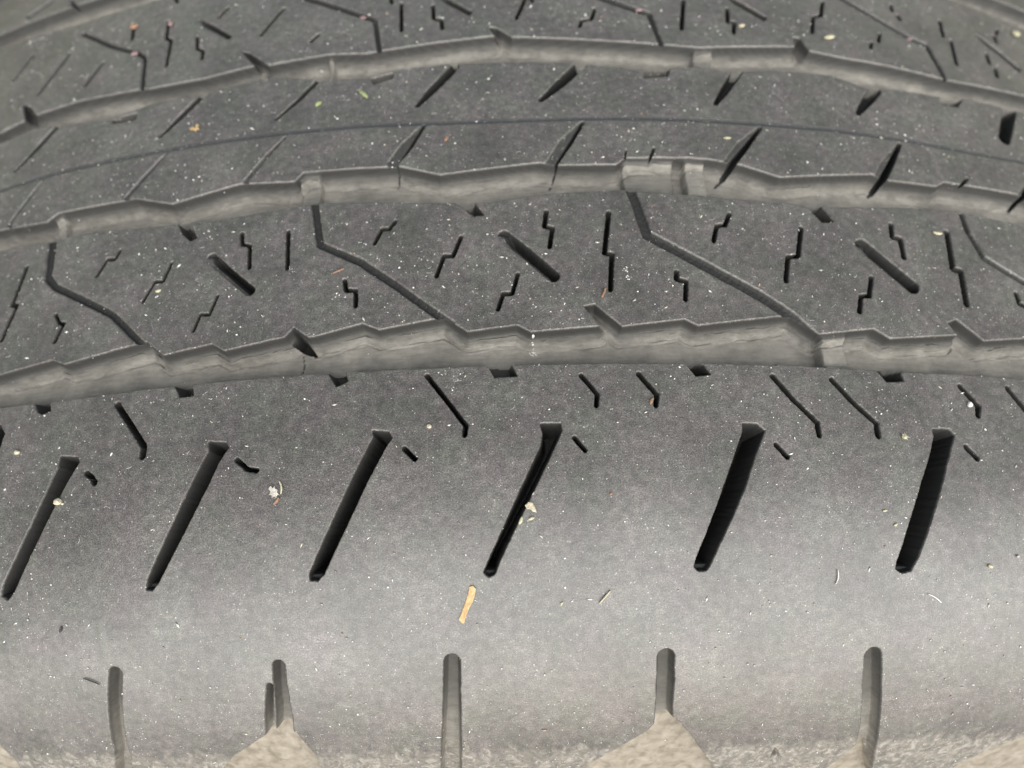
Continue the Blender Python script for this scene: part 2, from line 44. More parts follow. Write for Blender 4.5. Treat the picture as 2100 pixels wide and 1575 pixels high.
DEB = json.loads('''[{"k":"chip","p":[-6.73,25.58],"o":[[0.3,2.31],[0.75,2.45],[1.12,2.03],[0.93,1.09],[0.68,0.43],[0.28,-0.27],[0.04,-0.71],[-0.27,-1.55],[-0.43,-2.18],[-0.73,-2.33],[-1.18,-1.8],[-0.84,-1.08],[-0.58,-0.42],[-0.19,0.57],[0.11,1.44]],"t":0.2,"n":"wood_chip","m":"tan","l":"long tan sliver of bark lying below the fourth shoulder slot, largest crumb in the picture","c":"bark chip"},{"k":"fibre","p":[10.95,26.18],"z":[2.161,0.252],"a":0.863,"n":"straw_sliver","m":"yellow","l":"thin pale straw sliver lying right of the bark chip on smooth shoulder","c":"straw","curl":0.1},{"k":"seed","p":[5.43,25.4],"z":[0.587,0.314],"a":0.988,"n":"seed","m":"yellow","l":"tiny oval pale seed between the bark chip and the straw sliver","c":"seed"},{"k":"chip","p":[1.76,37.5],"o":[[-0.76,0.28],[-0.29,0.67],[0.22,0.59],[0.52,0.03],[0.72,-0.63],[0.23,-0.57],[-0.1,-0.21],[-0.54,-0.16]],"t":0.3,"n":"dried_flower","m":"cream","l":"whitish dried flower husk at the right edge of the fourth shoulder slot","c":"flower husk"},{"k":"seed","p":[0.37,35.9],"z":[1.125,0.437],"a":1.142,"n":"seed","m":"yellow","l":"elongated yellow seed on the slot rim, just under the flower husk","c":"seed"},{"k":"seed","p":[1.76,36.11],"z":[0.872,0.427],"a":0.333,"n":"seed","m":"yellow","l":"small yellow seed right of the rim seed, below the flower husk","c":"seed"},{"k":"stone","p":[-63.79,41.35],"z":[1.348,1.021],"n":"pebble","m":"cream","l":"beige crumb on the right edge of the leftmost long shoulder slot","c":"crumb"},{"k":"stone","p":[-63.12,41.04],"z":[0.473,0.407],"n":"pebble","m":"cream","l":"tiny beige crumb hugging the lower right of the crumb beside the leftmost slot","c":"crumb"},{"k":"seed","p":[-42.17,41.48],"z":[0.881,0.372],"a":-0.433,"n":"seed","m":"yellow","l":"yellow seed caught on the edge of the second long shoulder slot","c":"seed"},{"k":"chip","p":[-32.11,40.67],"o":[[-0.71,0.47],[-0.48,0.87],[-0.22,0.58],[0.06,0.79],[0.2,0.42],[0.56,0.31],[0.44,0.0],[0.79,-0.33],[0.46,-0.45],[0.43,-0.81],[0.08,-0.52],[-0.24,-0.78],[-0.31,-0.37],[-0.65,-0.26],[-0.43,0.09]],"t":0.07,"n":"leaf_flake","m":"grey","l":"frayed whitish leaf flake between the second and third long shoulder slots","c":"leaf flake"},{"k":"fibre","p":[-31.15,41.28],"z":[1.819,0.26],"a":-1.291,"n":"straw_curl","m":"yellow","l":"curved cream straw beside the frayed leaf flake","c":"straw","curl":-1.0},{"k":"fibre","p":[-31.62,39.52],"z":[1.049,0.41],"a":0.846,"n":"bract_curl","m":"orange","l":"orange curl just below the frayed leaf flake","c":"plant curl","curl":0.8},{"k":"stone","p":[38.42,51.74],"z":[1.2,1.084],"n":"pebble","m":"white","l":"bright white stone wedged in a slanted sipe above the fifth shoulder slot","c":"pebble","lift":0.1},{"k":"stone","p":[65.37,51.96],"z":[0.98,0.857],"n":"pebble","m":"white","l":"round white pebble beside the slanted sipe near the right edge","c":"pebble"},{"k":"burr","p":[53.7,46.8],"z":[1.491,1.21],"n":"burr","m":"yellow","l":"spiky pale yellow burr left of the sixth shoulder slot head","c":"burr"},{"k":"seed","p":[18.58,51.39],"z":[1.09,0.454],"a":1.102,"n":"bract_crumb","m":"orange","l":"orange brown crumb in a bent sipe end above the fourth shoulder slot","c":"crumb"},{"k":"fibre","p":[13.21,67.93],"z":[1.657,0.35],"a":1.152,"n":"bract_sliver","m":"orange","l":"orange sliver at the foot of the long jogged sipe on the zigzag sipe rib","c":"sliver","curl":0.2},{"k":"fibre","p":[-25.48,73.2],"z":[1.786,0.261],"a":0.406,"n":"red_fibre","m":"orange","l":"thin reddish fibre right of the fine channel in the left of the zigzag sipe rib","c":"fibre","curl":0.1},{"k":"seed","p":[-53.86,72.83],"z":[1.045,0.545],"a":0.118,"n":"seed","m":"yellow","l":"yellow seed near jogged sipes at the left of the zigzag sipe rib","c":"seed"},{"k":"seed","p":[-23.99,108.0],"z":[2.579,0.706],"a":-0.88,"n":"leaf_bit","m":"green","l":"bright green leaf bit on the plain rib under the third groove","c":"leaf bit"},{"k":"seed","p":[-31.55,106.65],"z":[1.33,0.793],"a":0.706,"n":"leaf_bit","m":"green","l":"short pale green leaf bit left of the bright green one","c":"leaf bit"},{"k":"chip","p":[-53.43,104.91],"o":[[-1.01,0.08],[-0.53,0.42],[-0.11,0.12],[0.07,1.09],[0.63,0.53],[0.43,0.13],[0.98,-0.42],[0.35,-0.41],[0.25,-0.83],[-0.31,-0.28],[-0.74,-0.42]],"t":0.1,"n":"husk_fluff","m":"tan","l":"tan fluffy husk on the plain rib at the left","c":"husk"},{"k":"seed","p":[-9.73,96.95],"z":[1.211,0.603],"a":1.117,"n":"bract_crumb","m":"orange","l":"orange crumb in the middle of the plain rib below its thin line","c":"crumb"},{"k":"seed","p":[-70.95,127.81],"z":[1.697,0.91],"a":0.02,"n":"petal_scrap","m":"pink","l":"pink petal scrap at the bend of the far left fine channel","c":"petal","g":"petal scraps"},{"k":"seed","p":[-25.84,128.06],"z":[1.453,0.83],"a":0.227,"n":"petal_scrap","m":"pink","l":"pink petal scrap at the bend of the fine channel top left of centre","c":"petal","g":"petal scraps"},{"k":"seed","p":[24.39,127.8],"z":[1.62,0.736],"a":0.395,"n":"petal_scrap","m":"pink","l":"pink petal scrap at the bend of the fine channel at the top centre","c":"petal","g":"petal scraps"},{"k":"seed","p":[78.51,128.52],"z":[2.392,0.688],"a":0.479,"n":"petal_scrap","m":"pink","l":"pink petal scrap at the bend of the fine channel top right","c":"petal","g":"petal scraps"},{"k":"seed","p":[48.02,128.12],"z":[1.861,0.708],"a":0.443,"n":"petal_scrap","m":"pink","l":"pink petal scrap at the end of a diagonal slot at the top right","c":"petal","g":"petal scraps"},{"k":"seed","p":[-5.96,127.27],"z":[1.466,0.785],"a":0.303,"n":"petal_scrap","m":"pink","l":"pink petal scrap at the end of a diagonal slot at the top centre","c":"petal","g":"petal scraps"},{"k":"seed","p":[59.81,124.16],"z":[2.412,0.958],"a":0.347,"n":"seed","m":"yellow","l":"pale yellow seed above the third groove near its highest right stretch","c":"seed"},{"k":"seed","p":[42.85,124.6],"z":[1.407,0.781],"a":0.506,"n":"seed","m":"cream","l":"cream seed beside a split sipe at the top right","c":"seed"},{"k":"seed","p":[108.66,139.0],"z":[2.003,1.331],"a":0.07,"n":"seed","m":"yellow","l":"cream seed near the top right corner","c":"seed"},{"k":"seed","p":[68.62,81.32],"z":[1.772,0.595],"a":-0.042,"n":"seed","m":"yellow","l":"yellow seed at the upper end of the rightmost long jogged sipe","c":"seed"},{"k":"seed","p":[35.71,97.27],"z":[1.329,0.414],"a":0.066,"n":"seed","m":"yellow","l":"slim yellow seed left of a lateral slot on the right of the plain rib","c":"seed"},{"k":"stone","p":[64.4,29.72],"z":[0.997,0.709],"n":"pebble","m":"cream","l":"cream pebble right of the sixth shoulder slot","c":"pebble"},{"k":"stone","p":[68.94,31.05],"z":[0.633,0.519],"n":"pebble","m":"grey","l":"half dark pebble above the cream pebble near the right edge","c":"pebble"},{"k":"fibre","p":[41.93,28.29],"z":[1.954,0.169],"a":1.184,"n":"pale_hair","m":"white","l":"curved white hair between the fifth and sixth shoulder slot ends","c":"hair","curl":0.5},{"k":"fibre","p":[56.13,25.48],"z":[2.272,0.162],"a":-0.448,"n":"pale_hair","m":"white","l":"short white hair below the sixth shoulder slot","c":"hair","curl":-0.4},{"k":"fibre","p":[-60.31,16.81],"z":[2.444,0.16],"a":-0.308,"n":"dark_hair","m":"dark","l":"dark curved hair above the leftmost short shoulder groove","c":"hair","curl":-0.5},{"k":"seed","p":[-63.39,24.33],"z":[1.002,0.368],"a":1.173,"n":"dark_crumb","m":"dark","l":"black crumb alone on the smooth lower left shoulder","c":"crumb"},{"k":"seed","p":[49.12,36.77],"z":[0.734,0.311],"a":0.182,"n":"seed","m":"yellow","l":"yellow crumb between the fifth and sixth shoulder slots, upper of two","c":"seed"},{"k":"seed","p":[50.49,34.98],"z":[0.678,0.374],"a":0.491,"n":"seed","m":"yellow","l":"yellow crumb between the fifth and sixth shoulder slots, lower of two","c":"seed"},{"k":"stone","p":[-58.4,85.64],"z":[1.828,1.002],"n":"pebble","m":"white","l":"larger white crumb on the second groove floor at the left","c":"crumb"},{"k":"stone","p":[-56.45,85.9],"z":[0.813,0.699],"n":"pebble","m":"white","l":"smaller white crumb right of the larger one in the second groove","c":"crumb"},{"k":"seed","p":[38.52,58.15],"z":[0.638,0.331],"a":0.807,"n":"bract_crumb","m":"orange","l":"orange crumb on the floor of the lowest groove near its right wear bar","c":"crumb"},{"k":"seed","p":[-72.85,135.94],"z":[1.824,1.384],"a":0.151,"n":"husk_crumb","m":"orange","l":"tan husk crumb at the top of a sipe in the top left","c":"husk"},{"k":"seed","p":[-64.3,133.85],"z":[0.832,1.265],"a":0.045,"n":"husk_crumb","m":"pink","l":"pinkish husk crumb beside a sipe in the top left","c":"husk"},{"k":"stone","p":[-11.49,48.52],"z":[0.721,0.675],"n":"pebble","m":"cream","l":"beige crumb above the slot tips between the third and fourth shoulder slots","c":"crumb"},{"k":"seed","p":[12.19,39.07],"z":[0.463,0.369],"a":0.551,"n":"bract_crumb","m":"orange","l":"dull orange crumb between the fourth and fifth shoulder slots","c":"crumb"},{"k":"stone","p":[-72.32,49.03],"z":[0.958,0.686],"n":"pebble","m":"cream","l":"beige crumb above the leftmost long shoulder slot","c":"crumb"},{"k":"grains","p":[16.76,71.8],"o":[[-0.55,-0.1],[0.08,0.56],[0.47,0.15],[0.29,-0.26],[-0.29,-0.35]],"t":0.1,"n":"white_flake","m":"white","l":"larger white flake right of the long jogged sipe on the zigzag sipe rib","c":"flake","q":9},{"k":"grains","p":[16.99,70.5],"o":[[-0.52,0.13],[0.16,0.54],[0.55,0.05],[0.15,-0.44],[-0.34,-0.28]],"t":0.1,"n":"white_flake","m":"white","l":"ragged white flake just below the larger white flake","c":"flake","q":9},{"k":"grains","p":[2.83,60.37],"o":[[0.0,1.47],[0.21,1.47],[0.11,0.57],[0.22,-0.04],[0.62,-0.35],[0.54,-0.72],[0.14,-0.48],[-0.01,-1.0],[-0.34,-0.55],[-0.76,-0.91],[-0.47,-0.32],[-0.18,0.12],[-0.09,0.72]],"t":0.1,"n":"salt_crust","m":"white","l":"white crust run down the wall of the lowest groove in the middle","c":"crust","q":26}]''')

rng = np.random.default_rng(7)
random.seed(7)

# ------------------------------------------------------------------ tyre profile
TW = 204.0
def make_profile(sh=50.0, s0=54.0, crown=900.0):
    s = np.linspace(-112, TW+112, 2601); mid = TW/2
    def ramp(t):
        t = np.clip(t, 0, None)
        p = np.where(t < 20, t*t/(2*20*sh), (t-10)/sh)
        lim = math.radians(55)
        return np.where(p < lim, p, lim+np.clip((t-10-lim*sh-14)/75.0, 0, math.radians(52)))
    phi = (mid-s)/crown*np.clip(1, 0, 1) + ramp(s0-s) - ramp(s-(TW-s0))
    ds = s[1]-s[0]
    y = np.concatenate([[0], np.cumsum(np.cos((phi[1:]+phi[:-1])/2)*ds)])
    z = np.concatenate([[0], np.cumsum(np.sin((phi[1:]+phi[:-1])/2)*ds)])
    i = np.argmin(abs(s-mid)); y -= y[i]; z -= z[i]
    return s, y, z, phi
PS, PY, PZ, PPHI = make_profile()
def surf(u, s, h):
    """point at arc u, lateral s, h mm above the worn surface -> world metres"""
    y = np.interp(s, PS, PY); z = np.interp(s, PS, PZ); ph = np.interp(s, PS, PPHI)
    y = y - np.sin(ph)*h; r = R0 + z + np.cos(ph)*h
    th = u/R0
    return np.stack([r*np.sin(th)*MM, y*MM, r*np.cos(th)*MM + CZ], -1)

# ------------------------------------------------------------------ numpy helpers
def hash2(ix, iy, seed):
    n = (ix.astype(np.int64)*374761393 + iy.astype(np.int64)*668265263 + seed*974711) & 0x7fffffff
    n = ((n ^ (n >> 13))*1274126177) & 0x7fffffff
    return ((n ^ (n >> 16)) & 0xffff)/65535.0
def vnoise(x, y, seed=0):
    x0 = np.floor(x); y0 = np.floor(y); fx = x-x0; fy = y-y0
    fx = fx*fx*(3-2*fx); fy = fy*fy*(3-2*fy)
    a = hash2(x0, y0, seed); b = hash2(x0+1, y0, seed); c = hash2(x0, y0+1, seed); d = hash2(x0+1, y0+1, seed)
    return (a*(1-fx)+b*fx)*(1-fy)+(c*(1-fx)+d*fx)*fy - 0.5
def seg_dist(U, S, a, b):
    dx, dy = b[0]-a[0], b[1]-a[1]; L = dx*dx+dy*dy+1e-12
    t = np.clip(((U-a[0])*dx+(S-a[1])*dy)/L, 0, 1)
    return np.hypot(U-a[0]-t*dx, S-a[1]-t*dy), t
def inside(U, S, P):
    r = np.zeros(U.shape, bool); n = len(P)
    for i in range(n):
        (x0, y0), (x1, y1) = P[i], P[(i+1) % n]
        if y0 == y1: continue
        c = ((y0 > S) != (y1 > S))
        r ^= c & (U < (x1-x0)*(S-y0)/(y1-y0)+x0)
    return r
def poly_d(U, S, P):
    d = np.full(U.shape, 1e9)
    for i in range(len(P)):
        d = np.minimum(d, seg_dist(U, S, P[i], P[(i+1) % len(P)])[0])
    return np.where(inside(U, S, P), -d, d)
def line_d(U, S, P):
    d = np.full(U.shape, 1e9)
    for i in range(len(P)-1):
        e, t = seg_dist(U, S, P[i], P[i+1])
        d = np.minimum(d, e-(P[i][2]*(1-t)+P[i+1][2]*t))
    return d
def open_d(U, S, P):
    d = np.full(U.shape, 1e9)
    for i in range(len(P)-1): d = np.minimum(d, seg_dist(U, S, P[i], P[i+1])[0])
    return d
def sstep(x):
    x = np.clip(x, 0, 1); return x*x*(3-2*x)

# ------------------------------------------------------------------ the pattern as a list of features
FEATS = []      # (name, type, points, depth, wall, dust)
for q in D['slot']: FEATS.append(('shoulder_slot', 'poly', q, 6.0, 0.72, 0.0))
for q in D['sipe_a']: FEATS.append(('sipe', 'line', [[p[0], p[1], p[2]*.9] for p in q], 3.4, 0.32, 0.0))
for q in D['notch']: FEATS.append(('notch', 'poly', q, 3.4, 0.35, 0.15))
for q in D['notch_b']: FEATS.append(('notch', 'poly', q, 3.2, 0.35, 0.3))
for q in D['notch_c']: FEATS.append(('notch', 'poly', q, 2.2, 0.6, 0.3))
for q in D['nick']: FEATS.append(('nick', 'poly', q, 1.0, 0.5, 0.0))
for q in D['rip']: FEATS.append(('notch', 'poly', q, 5.2, 0.4, 0.0))
for q in D['crack']: FEATS.append(('crack', 'line', q, 4.4, 0.5, 0.0))
for q in D['chan']: FEATS.append(('fine_channel', 'line', [[p[0], p[1], p[2]*.85] for p in q], 0.6, 0.45, 0.0))
for q in D['chan_t']: FEATS.append(('fine_channel', 'line', [[p[0], p[1], p[2]*.85] for p in q], 0.6, 0.45, 0.0))
for q in D['wide']: FEATS.append(('diagonal_slot', 'line', q, 3.2, 0.5, 0.0))
for q in D['wide_t']: FEATS.append(('diagonal_slot', 'line', q, 2.0, 0.5, 0.0))
for q in D['sipe_c']: FEATS.append(('sipe', 'line', [[p[0], p[1], p[2]*.88] for p in q], 3.0, 0.26, 0.0))
for q in D['sipe_t']: FEATS.append(('sipe', 'line', [[p[0], p[1], p[2]*.85] for p in q], 2.0, 0.26, 0.0))
for q in D['tick']: FEATS.append(('sipe', 'line', [[p[0], p[1], p[2]*.75] for p in q], 1.0, 0.3, 0.0))
def taper(q, k): return [[p[0], p[1], p[2]*w*(0.62 if p[0] < -22 else 0.92)] for p, w in zip(q, k)]
for q in D['lslot']: FEATS.append(('lateral_slot', 'line', taper(q, (.35, 1, .95, .7)), 3.0, 0.5, 0.0))
for q in D['uslot']: FEATS.append(('lateral_slot', 'line', taper(q, (1, .9, .4)), 2.8, 0.5, 0.0))
for q in D['sgroove']: FEATS.append(('shoulder_groove', 'line', q, 1.7, 0.6, 0.8))
for q in D['scoop']: FEATS.append(('scoop', 'poly', q, 2.2, 0.6, 1.0))
GROOVES = [('G1', D['G1_UP'], D['G1_LO'], 3.2), ('G2', D['G2_UP'], D['G2_LO'], 3.0),
           ('G3', D['G3_UP'], D['G3_LO'], 2.9), ('G4', D['G4_UP'], D['G4_LO'], 3.2)]
ASYM = {'shoulder_slot': (0.6, 0.8), 'diagonal_slot': (1.45, 0.22), 'lateral_slot': (0.5, 0.22)}
RIB_EDGES = [59.0, 88.3, 116.0, 147.0]

def far_wall(d, depth):
    """groove far wall: steep upper face, then a rounded foot that runs out into the floor"""
    a = 0.62*depth*np.clip(d/0.36, 0, 1)
    b = 0.38*depth*sstep((d-0.45)/1.3)
    return a+b

def carve(u, s, shifts=(0.0,), straight=False, sel=None):
    nu, ns = len(u), len(s)
    H = np.zeros((nu, ns)); ID = np.full((nu, ns), -1, np.int32); DUST = np.zeros((nu, ns)); LINE = np.zeros((nu, ns)); FOOT = np.zeros((nu, ns))
    def window(P, m, du):
        P = np.array([[p[0]+du, p[1]] for p in P])
        i0, i1 = np.searchsorted(u, [P[:, 0].min()-m, P[:, 0].max()+m]); j0, j1 = np.searchsorted(s, [P[:, 1].min()-m, P[:, 1].max()+m])
        return slice(i0, i1), slice(j0, j1)
    # grooves
    for gi, (nm, up, lo, dep) in enumerate(GROOVES):
        if straight:
            a = float(np.median([p[1] for p in lo])); b = float(np.median([p[1] for p in up]))
            up = [[u[0]-5, b], [u[-1]+5, b]]; lo = [[u[-1]+5, a], [u[0]-5, a]]
        P = [list(p[:2]) for p in up+lo]
        wi, wj = window(P, 1.5, 0)
        U, S = np.meshgrid(u[wi], s[wj], indexing='ij')
        # wobble the edges a little: worn rubber is never ruled
        Uw = U; Sw = S + 0.035*vnoise(U*0.9, S*0.3, 5+gi)+0.03*vnoise(U*3.1, S*1.2, 6+gi)
        ins = inside(Uw, Sw, P); dF = open_d(Uw, Sw, up); dN = open_d(Uw, Sw, lo)
        wr = sstep((dF-0.4)/0.35)*sstep((2.4-dF)/0.9)
        rip = wr*(0.085*vnoise(U*0.42+vnoise(U*.8, S*.8, 3)*1.2, dF*3.4+vnoise(U*.35, S*.35, 4)*1.6, 30+gi)+0.06*vnoise(U*0.9, dF*5.6+vnoise(U*.5, S*.5, 8)*1.5, 31+gi))
        hf = -np.minimum(far_wall(dF, dep), dep*sstep(dN/0.8)) + rip*6.5 + 0.10*vnoise(U*0.5, S*0.9, 40+gi)*sstep(dF/2)
        hf = np.where(ins, np.minimum(hf, -0.001), 0)
        bar = np.zeros_like(hf); bar_id = np.zeros(hf.shape, np.int32)
        if not straight:
            for bi, (g, ua, ub) in enumerate(D['bars']):
                if g.upper() != nm: continue
                wv = 0.15*vnoise(S*1.3, U*0+bi, 77)
                m = sstep((U-ua+wv)/0.45)*sstep((ub+wv-U)/0.45)
                rise = m*(1.9 if bi in (0, 2) else 1.1)
                hf = np.where(ins, np.maximum(hf, np.minimum(hf+rise, -0.6)), hf)
                bar_id = np.where((U > ua) & (U < ub) & ins & (dF > 0.75) & (dN > 0.25), 500+bi, bar_id)
        take = ins & (hf < H[wi, wj])
        H[wi, wj] = np.where(take, hf, H[wi, wj])
        ID[wi, wj] = np.where(take, np.where(bar_id > 0, bar_id, 400+gi), ID[wi, wj])
        DUST[wi, wj] = np.where(take, 0.30*sstep((dF-0.15)/0.3)+0.70*sstep((dF-0.5)/1.0), DUST[wi, wj])
        DUST[wi, wj] = np.where(take & (bar_id > 0), np.where((bar_id == 500) | (bar_id == 502), 1.05, 0.78), DUST[wi, wj])
        FOOT[wi, wj] = np.where(take, wr, FOOT[wi, wj])
    # centre mould line
    if not straight:
        wi, wj = window(D['LINE_C'], 1.5, 0)
        U, S = np.meshgrid(u[wi], s[wj], indexing='ij')
        d = open_d(U, S + 0.06*vnoise(U*1.2, S*.5, 9), D['LINE_C'])-0.58
        hf = -0.14*sstep(-d/0.4)
        t = (d < 0) & (hf < H[wi, wj]); H[wi, wj] = np.where(t, hf, H[wi, wj]); ID[wi, wj] = np.where(t, 300, ID[wi, wj]); LINE[wi, wj] = np.where(t, sstep(-d/0.12), LINE[wi, wj])
    for fi, (nm, ty, P, dep, wall, dust) in enumerate(FEATS):
        if sel is not None and fi not in sel: continue
        for du in shifts:
            wi, wj = window(P, 2.5, du)
            if wi.stop <= wi.start or wj.stop <= wj.start: continue
            U, S = np.meshgrid(u[wi]-du, s[wj], indexing='ij')
            Uw = U + 0.06*vnoise(U*2.3, S*2.3, 50+fi)+0.03*vnoise(U*.5, S*.5, 90+fi); Sw = S + 0.07*vnoise(U*2.3, S*2.3, 51+fi)
            d = poly_d(Uw, Sw, P) if ty == 'poly' else line_d(Uw, Sw, P)
            if nm in ASYM:                                # worn cuts: the left lip leans in, the right lip stays sharp
                a_ = np.array(P[0][:2]) if ty == 'line' else np.mean([p for p in P if p[1] > max(q[1] for q in P)-2], 0)
                b_ = np.array(P[-1][:2]) if ty == 'line' else np.mean([p for p in P if p[1] < min(q[1] for q in P)+2], 0)
                t_ = (b_-a_)/np.linalg.norm(b_-a_); n_ = np.array([-t_[1], t_[0]]); n_ = n_ if n_[0] > 0 else -n_
                side = (Uw-a_[0])*n_[0]+(Sw-a_[1])*n_[1]
                k_ = sstep(side/0.3+0.5)
                wl_, wr_ = ASYM[nm]
                hf = -dep*(k_*sstep((-d+0.04)/wr_)+(1-k_)*sstep((-d+0.04)/wl_)) if ty == 'poly' else -dep*np.minimum(sstep((-d+0.04)/wr_), np.maximum(0.08, sstep((side+P[0][2]*0.9)/wl_))*(d < 0.04))
            else: hf = -dep*sstep((-d+0.04)/wall)
            if nm in ('shoulder_groove', 'scoop'): hf += (d < 0)*0.12*vnoise(U*1.1, S*1.1, 60+fi)
            if nm == 'shoulder_slot':                     # shallow ledge where the slot runs out, sloping head at its inner end
                lo_s = min(p[1] for p in P); hf = np.maximum(hf, -dep*(0.16+0.84*sstep((S-lo_s-0.7)/0.7)) )*(d < .04)
            if nm == 'diagonal_slot':                     # a ramp at its upper end
                q = P[0]; rr = np.hypot(U-q[0], S-q[1]); hf = hf*(0.15+0.85*sstep(rr/2.6))
            if nm == 'fine_channel': hf += (d < 0)*0.12*vnoise(U*3, S*3, 70+fi)
            cur = H[wi, wj]
            t = (d < 0.02) & (hf < cur-0.001)
            H[wi, wj] = np.where(hf < cur, hf, cur); ID[wi, wj] = np.where(t, 1000+fi, ID[wi, wj])
            DUST[wi, wj] = np.where(t, dust*sstep(-d/0.3)*(0.25+0.75*sstep((17-S)/14) if nm == 'shoulder_groove' else 1), DUST[wi, wj])
    return H, ID, DUST, LINE, FOOT

# ------------------------------------------------------------------ materials
def mat(name):
    m = bpy.data.materials.new(name); m.use_nodes = True
    return m, m.node_tree, m.node_tree.nodes['Principled BSDF']
def node(nt, t, **kw):
    n = nt.nodes.new(t)
    for k, v in kw.items():
        if k == 'inp':
            for i, x in v.items(): n.inputs[i].default_value = x
        else: setattr(n, k, v)
    return n
def ramp(nt, fac, stops):
    r = node(nt, 'ShaderNodeValToRGB'); nt.links.new(fac, r.inputs[0])
    el = r.color_ramp.elements
    while len(el) < len(stops): el.new(0.5)
    for e, (p, c) in zip(el, stops): e.position = p; e.color = c if len(c) == 4 else (*c, 1)
    return r.outputs[0]
def mathn(nt, op, a, b=None, clamp=False):
    n = node(nt, 'ShaderNodeMath', operation=op, use_clamp=clamp)
    for i, x in enumerate((a, b)):
        if x is None: continue
        if isinstance(x, (int, float)): n.inputs[i].default_value = x
        else: nt.links.new(x, n.inputs[i])
    return n.outputs[0]
def mixc(nt, fac, a, b):
    n = node(nt, 'ShaderNodeMix', data_type='RGBA')
    for i, x in ((0, fac), (6, a), (7, b)):
        if isinstance(x, (int, float)): n.inputs[i].default_value = x
        elif isinstance(x, tuple): n.inputs[i].default_value = (*x, 1)
        else: nt.links.new(x, n.inputs[i])
    return n.outputs[2]
def noise(nt, vec, scale, detail=2, rough=0.5, dist=0.0):
    n = node(nt, 'ShaderNodeTexNoise', inp={'Scale': scale, 'Detail': detail, 'Roughness': rough, 'Distortion': dist})
    nt.links.new(vec, n.inputs['Vector']); return n.outputs[0]

